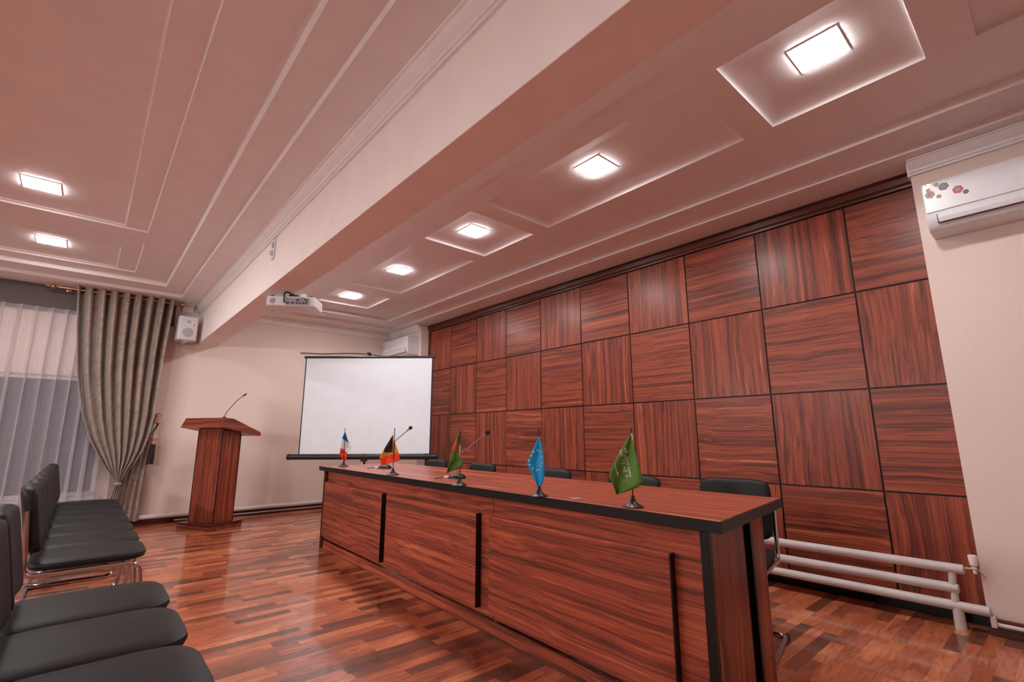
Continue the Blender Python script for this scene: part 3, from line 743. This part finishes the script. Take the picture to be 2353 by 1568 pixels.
# ------------------------------------------------------------------ chairs
def make_chair():
    t = thing('cantilever_chair', '', 'chair')
    # local +X forward
    def seat_fn(thk):
        pass
    # seat cushion: superellipse plan, crowned
    def cushion(nx, wx, wy, zc, th_, crown, p=5.0):
        b = MB(); n_ = 88; rings = []
        lv = [(-th_/2, .90), (-th_/2+.006, .97), (0, 1.0), (th_/2-.010, .985), (th_/2-.002, .93), (th_/2+crown*.4, .72), (th_/2+crown*.8, .4)]
        for z, s in lv:
            rg = []
            for k in range(n_):
                a = 2*PI*k/n_; c_, s_ = math.cos(a), math.sin(a)
                rr = (abs(c_)**p+abs(s_)**p)**(-1/p)
                rg.append((nx+wx*s*rr*c_, wy*s*rr*s_, zc+z))
            rings.append([b.b.verts.new(v) for v in rg])
        for A, B in zip(rings, rings[1:]):
            for k in range(n_): b.b.faces.new((A[k], A[(k+1) % n_], B[(k+1) % n_], B[k]))
        cb = b.b.verts.new((nx, 0, zc-th_/2)); ct = b.b.verts.new((nx, 0, zc+th_/2+crown))
        for k in range(n_):
            b.b.faces.new((rings[0][(k+1) % n_], rings[0][k], cb)); b.b.faces.new((rings[-1][k], rings[-1][(k+1) % n_], ct))
        return b
    cushion(.035, .235, .208, .432, .042, .010).build('seat', M['leather'], t, smooth=True)
    # backrest: rounded rect slab, curved in plan, slightly reclined
    b = MB(); NY, NZ = 34, 26
    W_, z0, z1 = .192, .485, .80
    def bp(u, v, side):
        # rounded-rectangle mapping
        y = math.sin(PI/2*(u*2-1)); z = math.sin(PI/2*(v*2-1))
        ly = W_; 
        # round the corners by shrinking width near the top and bottom
        k = abs(z)**9
        yy = y*ly*(1-.16*k)
        kk = abs(y)**6
        zz = z*(z1-z0)/2*(1-.07*kk)
        m_ = max(abs(y), abs(z))
        th_ = .030*max(.10, math.sqrt(max(0, 1-m_**14)))
        x = -.185+.05*(1-(yy/W_)**2)*-.35 - .055*(zz/(z1-z0)+.5) + .012
        return Vector((x+side*th_, yy, (z0+z1)/2+zz))
    g = {}
    for s in (1, -1):
        for i in range(NY+1):
            for j in range(NZ+1): g[s, i, j] = b.b.verts.new(bp(i/NY, j/NZ, s))
        for i in range(NY):
            for j in range(NZ):
                q_ = (g[s, i, j], g[s, i+1, j], g[s, i+1, j+1], g[s, i, j+1]); b.b.faces.new(q_ if s > 0 else q_[::-1])
    for i in range(NY):
        b.b.faces.new((g[1, i, 0], g[-1, i, 0], g[-1, i+1, 0], g[1, i+1, 0])); b.b.faces.new((g[1, i+1, NZ], g[-1, i+1, NZ], g[-1, i, NZ], g[1, i, NZ]))
    for j in range(NZ):
        b.b.faces.new((g[1, 0, j+1], g[-1, 0, j+1], g[-1, 0, j], g[1, 0, j])); b.b.faces.new((g[1, NY, j], g[-1, NY, j], g[-1, NY, j+1], g[1, NY, j+1]))
    b.build('backrest', M['leather'], t, smooth=True)
    # one continuous chrome tube: back post, seat rail, front leg, floor runner, rear floor bar
    path = []
    def side(s):
        y = s*.198
        return [(-.226, y, .69), (-.205, y, .50), (-.205, y, .395), (.235, y, .400), (.262, y, .20), (.235, y, .0125), (-.235, y, .0125)]
    A_ = side(-1); B_ = side(1)
    pts = round_path(A_+B_[::-1], .055, 7)
    MB().tube(pts, .0115, 12).build('tube_frame', M['chrome'], t, smooth=True)
    for x_ in (-.13, .17):
        MB().tube([(x_, -.192, .402), (x_, .192, .402)], .010, 10).build('cross_bar', M['chrome'], t, smooth=True)
    for s in (-1, 1):
        MB().box(-.246, -.19, s*.198-.012, s*.198+.012, 0, .02).build('rubber_foot', M['rubber'], t, bevel=.004)
    return t
ch = make_chair()
used = [False]
def place(x, y, rz, zs, label, group):
    global ch
    if not used[0]:
        used[0] = True
        ch.location = (x, y, 0); ch.rotation_euler = (0, 0, rz); ch.scale = (1, 1, zs); ch['label'] = label; ch['group'] = group
        return ch
    return dup(ch, (x, y, 0), rz, label, group, (1, 1, zs))
G1, G2, G3 = 'audience chairs in the near row', 'audience chairs in the far row', 'chairs behind the desk'
near = ['black padded chair nearest the camera, its seat cut by the bottom edge',
        'black padded chair second from the bottom edge, middle of the three near seats',
        'black padded chair furthest of the three near seats, before the gap in the row']
for y, l_ in zip((1.62, 2.04, 2.46), near): place(.062, y, 0, 1.02, l_, G1)
far = ['black padded chair with its whole chrome side showing, first after the gap',
       'black padded chair directly behind the chair with the visible chrome side',
       'third black padded chair of the row running towards the curtain',
       'fourth black padded chair, in the middle of the row towards the curtain',
       'fifth black padded chair of the row towards the curtain',
       'black padded chair last but one before the sheer curtain',
       'black padded chair at the far end of the row, nearest the sheer curtain']
for k_, l_ in enumerate(far): place(.075, 3.53+.42*k_, 0, 1.02, l_, G2)
dc = [((1612, 1790), .055+PI, 'black padded chair at the near end behind the desk, largest above the desk top', 12),
      ((1385, 1523), 0, 'black padded chair behind the desk partly hidden by the green script flag', 3),
      ((1217, 1314), 0, 'black padded chair behind the desk just right of the blue starred flag', 2),
      ((1069, 1139), 0, 'black padded chair behind the desk right of the red and green flag', 0),
      ((960, 1012), 0, 'black padded chair furthest behind the desk, beside the projection screen', 0)]
pos = [(2.665, 1.30), (2.52, 1.925), (2.60, 2.744), (2.68, 3.75), (2.74, 4.64)]
for (px, _, l_, al), (x, y) in zip(dc, pos): place(x, y, PI+R(al), 1.008 if al > 10 else 1.0, l_, G3)

# ------------------------------------------------------------------ flags and microphones on the desk
def cloth(name, cols):
    return [mat('flag_'+c_, v, .6, sheen=.1) for c_, v in cols]
FC = {c_: mat('flag_'+c_, v, .6) for c_, v in dict(blue=(.005, .13, .33), white=(.72, .70, .74), red=(.85, .045, .03), black=(.018, .018, .022), gold=(.75, .32, .03), orange=(.95, .055, .012),
       green=(.11, .29, .05), dgreen=(.075, .21, .03), pink=(.85, .12, .08), sky=(.0, .40, .86), saudi=(.11, .26, .032)).items()}
FC['red2'] = FC['red']
def plerp(tab, t):
    seg = [math.dist(a, b_) for a, b_ in zip(tab, tab[1:])]; L_ = sum(seg); d_ = t*L_
    for (a, b_), s_ in zip(zip(tab, tab[1:]), seg):
        if d_ <= s_ or (b_ is tab[-1]): return (a[0]+(b_[0]-a[0])*min(1, d_/s_), a[1]+(b_[1]-a[1])*min(1, d_/s_))
        d_ -= s_
def flag(label, base_px, top_px, left, right, colors, colfn, hem=None, fold=1.0, off=.006, pcol='bmetal'):
    bw = on(*base_px, z=.76)
    hd = Vector((CAM.x-bw.x, CAM.y-bw.y, 0)).normalized()
    sd = Vector((0, 0, 1)).cross(hd)       # horizontal, along the cloth
    tp = on_plane(*top_px, bw, hd)
    t = thing('table_flag', label, 'table flag', bw)
    H_ = (tp-bw).z; ln = (tp-bw).dot(sd)
    s_ = H_/.30
    MB().lathe([(0, 0), (.042*s_, 0), (.042*s_, .004*s_), (.036*s_, .007*s_), (.018*s_, .016*s_), (.009*s_, .030*s_), (.006*s_, .046*s_), (0, .046*s_)], (0, 0, 0), 28).build('flag_base', M['bmetal'], t, smooth=True)
    topv = sd*ln+Vector((0, 0, H_))
    MB().tube([(0, 0, .03*s_), topv*.5, topv], .0022*s_+.0004, 10).build('flag_pole', M[pcol], t, smooth=True)
    MB().lathe([(0, 0), (.0035, .002), (.004, .006), (.002, .013), (0, .015)], topv, 10).build('finial', M[pcol], t, smooth=True)
    def P(px, py, extra=0):
        w_ = on_plane(px, py, bw, hd)-bw
        return w_+hd*(off+extra)
    def fn(u, v):
        a, b_ = plerp(left, v), plerp(right, v)
        px, py = a[0]+(b_[0]-a[0])*u, a[1]+(b_[1]-a[1])*u
        e = fold*.012*s_*math.sin(u*PI*2.3+v*2.2)*min(1, v*2.5+.05)
        return P(px, py, e)
    names = list(colors)
    def mf(u, v):
        a, b_ = plerp(left, v), plerp(right, v)
        px, py = a[0]+(b_[0]-a[0])*u, a[1]+(b_[1]-a[1])*u
        return names.index(colfn(px, py, u, v))
    fl_ = MB().sheet(fn, 36, 70, mf).build('flag_cloth', [FC[c_] for c_ in names], t, smooth=True, recalc=False)
    sm = fl_.modifiers.new('thickness', 'SOLIDIFY'); sm.thickness = .0012; sm.offset = 0
    return t, fn, fl_
def side_of(px, py, a, b_): return (b_[0]-a[0])*(py-a[1])-(b_[1]-a[1])*(px-a[0])   # >0 below the line when b is right of a

def f1c(px, py, u, v):
    if side_of(px, py, (785.8, 1008), (803, 1019.5)) < 0: return 'blue'
    return 'red' if side_of(px, py, (782, 1029), (798.5, 1041.5)) > 0 else 'white'
flag('small blue, white and red table flag at the far end of the desk', (789.3, 1072.6), (793, 988),
     [(792.3, 992.5), (786, 1007.8), (783, 1025.9), (780.3, 1045), (790, 1059.9)], [(793, 992.5), (802, 1018.4), (806.9, 1029), (797.8, 1041.8), (797, 1050.3), (793.6, 1059.8)], ['blue', 'white', 'red'], f1c)
def f2c(px, py, u, v):
    yb = 1053.5+(px-875)*(-9.5/27) if px < 902 else 1044-(px-902)*.27
    if py > yb: return 'orange'
    if px < 902.3 and py < 1040.6 and px > 882.6 and px > 903-(py-999.5)*.625: return 'black'
    return 'gold'
flag('table flag of black, gold and orange-red beside the further desk microphone', (902.5, 1092), (907, 988),
     [(902.8, 999.3), (890.5, 1019.5), (881.5, 1034), (872.2, 1050.3), (876.5, 1071)], [(903.5, 999.3), (904.5, 1014), (908.3, 1017.4), (913.7, 1034.4), (920, 1057.8), (903, 1063)], ['black', 'gold', 'orange'], f2c, off=-.008)
def f3c(px, py, u, v):
    if u > .88 and v < .42: return 'white'
    if u > .62 and v < .45: return 'dgreen'
    if side_of(px, py, (1040, 1030), (1056, 1047.5)) < 0 and side_of(px, py, (1046.5, 1014), (1052, 1016)) > 0 and py > 1008: return 'pink'
    if side_of(px, py, (1032, 1062), (1056, 1047)) > 0: return 'dgreen'  # lower fold of the green cloth, its shade put in as darker green
    return 'green'
t3, fn3, _ = flag('green table flag with a red patterned band beside the nearer desk microphone', (1055.9, 1116.2), (1057.5, 992),
     [(1055.5, 993), (1049, 1008), (1042.5, 1023.7), (1031.9, 1062), (1026.6, 1087.5)], [(1058.4, 994), (1057.5, 1020), (1057.5, 1045), (1063, 1062), (1060, 1074), (1030, 1086.5)], ['green', 'dgreen', 'pink', 'white'], f3c, off=-.006)
mb = MB()
for (u, v) in ((.42, .24), (.35, .32), (.50, .38), (.30, .42), (.55, .47)):
    p = Vector(fn3(u, v)); hd = Vector((CAM.x-t3.location.x, CAM.y-t3.location.y, 0)).normalized()
    mb.lathe([(.0, .0), (.007, 0), (.007, .0012), (.0045, .0012), (.0045, .0004), (.0025, .0004), (.0025, .0014), (0, .0014)], p+hd*.0012, 8, axis=hd)
mb.build('carpet_emblem', FC['orange'], t3)
def f4c(px, py, u, v): return 'sky'
t4, fn4, _ = flag('bright blue table flag with a circle of yellow-white stars', (1239, 1141), (1238.4, 992),
     [(1237.5, 1004), (1224, 1035), (1210.4, 1066.3), (1222, 1090), (1235.9, 1118.3)], [(1239, 1004), (1244.4, 1021.6), (1250.7, 1062), (1250.7, 1096), (1244, 1117), (1236.5, 1118.5)], ['sky'], f4c, fold=.5)
M['star'] = mat('star_yellow', (.85, .78, .45), .5)
def inv_uv(left, right, px, py):
    best = None
    for iu in range(41):
        for iv in range(81):
            u, v = iu/40, iv/80
            a, b_ = plerp(left, v), plerp(right, v)
            d_ = (a[0]+(b_[0]-a[0])*u-px)**2+(a[1]+(b_[1]-a[1])*u-py)**2
            if best is None or d_ < best[0]: best = (d_, u, v)
    return best[1], best[2]
L4 = [(1237.5, 1004), (1224, 1035), (1210.4, 1066.3), (1222, 1090), (1235.9, 1118.3)]; R4 = [(1239, 1004), (1244.4, 1021.6), (1250.7, 1062), (1250.7, 1096), (1244, 1117), (1236.5, 1118.5)]
hd4 = Vector((CAM.x-t4.location.x, CAM.y-t4.location.y, 0)).normalized(); sd4 = Vector((0, 0, 1)).cross(hd4)
for (sx, sy) in ((1105, 350), (1062, 370), (1037, 412), (1014, 465), (1021, 505), (1055, 548), (1098, 570), (1125, 566), (1145, 523), (1151, 485), (1150, 425), (1134, 372)):
    px, py = 1000+sx/4.706, 960+sy/4.706
    u, v = inv_uv(L4, R4, px, py); u = min(max(u, .06), .94)
    p = Vector(fn4(u, v))+hd4*.0012
    b = MB(); vs0 = []; vs1 = []
    for k_ in range(10):
        a_ = PI/2+PI*k_/5; rr_ = .0072 if k_ % 2 == 0 else .0030
        q_ = p+sd4*rr_*.85*math.cos(a_)+Vector((0, 0, 1))*rr_*math.sin(a_)
        vs0.append(b.b.verts.new(q_)); vs1.append(b.b.verts.new(q_+hd4*.0008))
    b.b.faces.new(vs1); b.b.faces.new(vs0[::-1])
    for k_ in range(10): b.b.faces.new((vs0[k_], vs0[(k_+1) % 10], vs1[(k_+1) % 10], vs1[k_]))
    b.build('star', M['star'], t4)
L5 = [(1449.3, 995.5), (1429, 1030), (1402.6, 1079), (1400, 1092), (1417.3, 1136)]; R5 = [(1452, 995.5), (1454, 1016), (1467, 1066), (1477, 1107), (1465, 1120), (1420, 1136)]
t5, fn5, _ = flag('green table flag with white script and a sword at the near end of the desk', (1455, 1166), (1450.5, 992), L5, R5, ['saudi'], lambda *a: 'saudi', off=.008)
M['script'] = mat('flag_script_white', (.80, .82, .74), .6)
hd5 = Vector((CAM.x-t5.location.x, CAM.y-t5.location.y, 0)).normalized()
def S5(px, py, lift=.0):
    u, v = inv_uv_fast(px, py)
    return Vector(fn5(u, v))+hd5*(.0014+lift)
_tab = [(iu/60, iv/120) for iu in range(61) for iv in range(121)]
_pos = []
for u, v in _tab:
    a, b_ = plerp(L5, v), plerp(R5, v); _pos.append((a[0]+(b_[0]-a[0])*u, a[1]+(b_[1]-a[1])*u))
def inv_uv_fast(px, py):
    k_ = min(range(len(_pos)), key=lambda i: (_pos[i][0]-px)**2+(_pos[i][1]-py)**2)
    # one Newton-like refinement by local differences
    u, v = _tab[k_]
    def q(u, v):
        a, b_ = plerp(L5, min(max(v, 0), 1)), plerp(R5, min(max(v, 0), 1)); return (a[0]+(b_[0]-a[0])*u, a[1]+(b_[1]-a[1])*u)
    p0 = q(u, v); pu = q(u+.01, v); pv = q(u, v+.01)
    a11, a21 = (pu[0]-p0[0])/.01, (pu[1]-p0[1])/.01; a12, a22 = (pv[0]-p0[0])/.01, (pv[1]-p0[1])/.01
    det = a11*a22-a12*a21
    if abs(det) > 1e-6:
        ex, ey = px-p0[0], py-p0[1]
        u += (a22*ex-a12*ey)/det; v += (-a21*ex+a11*ey)/det
    return min(max(u, 0), 1), min(max(v, 0), 1)
# the script, set in two lines that run down the cloth
def script_mesh():
    lines = ['\uFEFB \uFE87\uFEDF\uFEEA \uFE87\uFEFB \uFE8D\uFEDF\uFEE0\uFEEA'[::-1], '\uFEE3\uFEA4\uFEE4\uFEAA \uFEAD\uFEB3\uFEEE\uFEDD \uFE8D\uFEDF\uFEE0\uFEEA'[::-1]]
    out = []
    fnt = None
    try:
        import os, glob
        base_ = bpy.utils.resource_path('LOCAL')
        g_ = glob.glob(os.path.join(base_, 'datafiles', 'fonts', 'NotoSansArabic*'))
        if g_: fnt = D.fonts.load(g_[0])
    except Exception:
        fnt = None
    for i, s_ in enumerate(lines):
        cu = D.curves.new('script', 'FONT'); cu.body = s_; cu.size = 1; cu.resolution_u = 3; cu.offset = .016
        if fnt: cu.font = fnt
        ob = D.objects.new('script_tmp', cu); C.objects.link(ob)
        dg = bpy.context.evaluated_depsgraph_get(); dg.update()
        me = D.meshes.new_from_object(ob.evaluated_get(dg))
        vs = [v.co.copy() for v in me.vertices]; fs = [list(p.vertices) for p in me.polygons]
        D.objects.remove(ob); D.curves.remove(cu); D.meshes.remove(me)
        if not vs: continue
        x0, x1 = min(v.x for v in vs), max(v.x for v in vs); y0, y1 = min(v.y for v in vs), max(v.y for v in vs)
        out.append(([((v.x-x0)/(x1-x0), (v.y-y0)/(y1-y0)) for v in vs], fs))
    return out
# block of script in px: from top-left (1427,1034) down to (1447,1096); reading direction runs along the drop
def blk(s, t_, row):
    # s 0..1 along the line (down), t_ 0..1 across
    a = (1430.5, 1030.0); b_ = (1444.5, 1097.0)        # axis
    w_ = 21.0
    dx, dy = b_[0]-a[0], b_[1]-a[1]; L_ = math.hypot(dx, dy); nx, ny = dy/L_, -dx/L_   # to the right of the axis
    off_ = (row-1+t_)*w_/2*1.0
    return a[0]+dx*s+nx*off_, a[1]+dy*s+ny*off_
sm_ = script_mesh()
b = MB()
for row, (vs, fs) in enumerate(sm_):
    vv = []
    for (s, t_) in vs:
        px, py = blk(s, t_, 1-row if False else row)
        vv.append(b.b.verts.new(S5(px, py)))
    for f in fs:
        try: b.b.faces.new([vv[i] for i in f])
        except ValueError: pass
b.build('flag_script', M['script'], t5, recalc=False)
# the sword below the script
def sw(pts, wd):
    mb = MB(); 
    vs = [S5(*p) for p in pts]
    mb.tube(vs, wd, 6); return mb
sw([(1412.5, 1060), (1414.5, 1072), (1417, 1083), (1419, 1089), (1418.5, 1093)], [.0006, .0011, .0013, .0014, .0008]).build('flag_sword', M['script'], t5, smooth=True)
sw([(1415, 1086), (1418, 1086.5), (1421.5, 1085), (1421, 1091), (1418, 1094)], .0010).build('flag_sword_hilt', M['script'], t5, smooth=True)
# white hoist sleeve at the top right
hs = MB(); hs.tube([S5(1451.6, 996.5), S5(1452.6, 1004), S5(1453.3, 1013)], [.0030, .0028, .0012], 8); hs.build('flag_sleeve', FC['white'], t5, smooth=True)

def desk_mic(label, base_px, joint_px, head_px, sc_):
    bw = on(*base_px, z=.76)
    hd = Vector((CAM.x-bw.x, CAM.y-bw.y, 0)).normalized(); sd = Vector((0, 0, 1)).cross(hd)
    if sd.dot(RX) < 0: sd = -sd
    t = thing('desk_microphone', label, 'microphone', bw)
    b = MB(); n_ = 28; rings = []
    for z, s in ((0, 1), (.008, 1.0), (.014, .96), (.024, .75), (.032, .45), (.034, 0)):
        if s == 0: rings.append([b.b.verts.new(sd*.01*sc_+Vector((0, 0, z*sc_)))])
        else: rings.append([b.b.verts.new(sd*(.062*s*math.cos(2*PI*k_/n_)+.012*(1-s))*sc_+hd*.050*s*math.sin(2*PI*k_/n_)*sc_+Vector((0, 0, z*sc_))) for k_ in range(n_)])
    for A, B in zip(rings, rings[1:]):
        for k_ in range(n_):
            k2 = (k_+1) % n_
            b.b.faces.new((A[k_], A[k2], B[0]) if len(B) == 1 else (A[k_], A[k2], B[k2], B[k_]))
    b.b.faces.new(rings[0][::-1])
    b.build('mic_base', M['bmetal'], t, smooth=True)
    jp = on_plane(*joint_px, bw, hd)-bw; hp = on_plane(*head_px, bw, hd)-bw
    MB().tube(round_path([(0, 0, .025*sc_), (0, 0, .06*sc_), jp-(hp-jp)*.05, jp+(hp-jp)*.12, hp], .03), .0042*sc_, 10).build('gooseneck', M['grey'], t, smooth=True)
    MB().lathe([(0, -.02), (.007, -.019), (.0085, .0), (0, .001)], hp-(hp-jp).normalized()*.022*sc_, 14, axis=(hp-jp)).build('mic_collar', M['grey'], t, smooth=True)
    MB().lathe([(0, -.018), (.010, -.015), (.0165, -.004), (.017, .006), (.012, .016), (0, .021)], hp, 20, axis=(hp-jp)).build('foam_windscreen', M['foam'], t, smooth=True)
    c_ = -sd*.066*sc_
    MB().box(-.017, .017, -.010, .010, .003, .020).build('cable_plug', M['cap'], t, bevel=.003, loc=c_*1.12).rotation_euler = (0, 0, math.atan2(sd.y, sd.x))
    MB().tube(round_path([c_*1.35+Vector((0, 0, .010)), c_*1.8+Vector((0, 0, .006)), c_*2.1+hd*.01+Vector((0, 0, .004)), c_*2.35+hd*.02+Vector((0, 0, .004))], .02), .003, 8).build('mic_cable', M['bmetal'], t, smooth=True)
    return t
desk_mic('black gooseneck desk microphone behind the black, gold and orange-red flag', (884, 1077), (909, 1013), (943, 984), 1.0)
desk_mic('black gooseneck desk microphone behind the green flag with the red band', (1050, 1100), (1058.5, 1044), (1120, 994.5), 1.0)
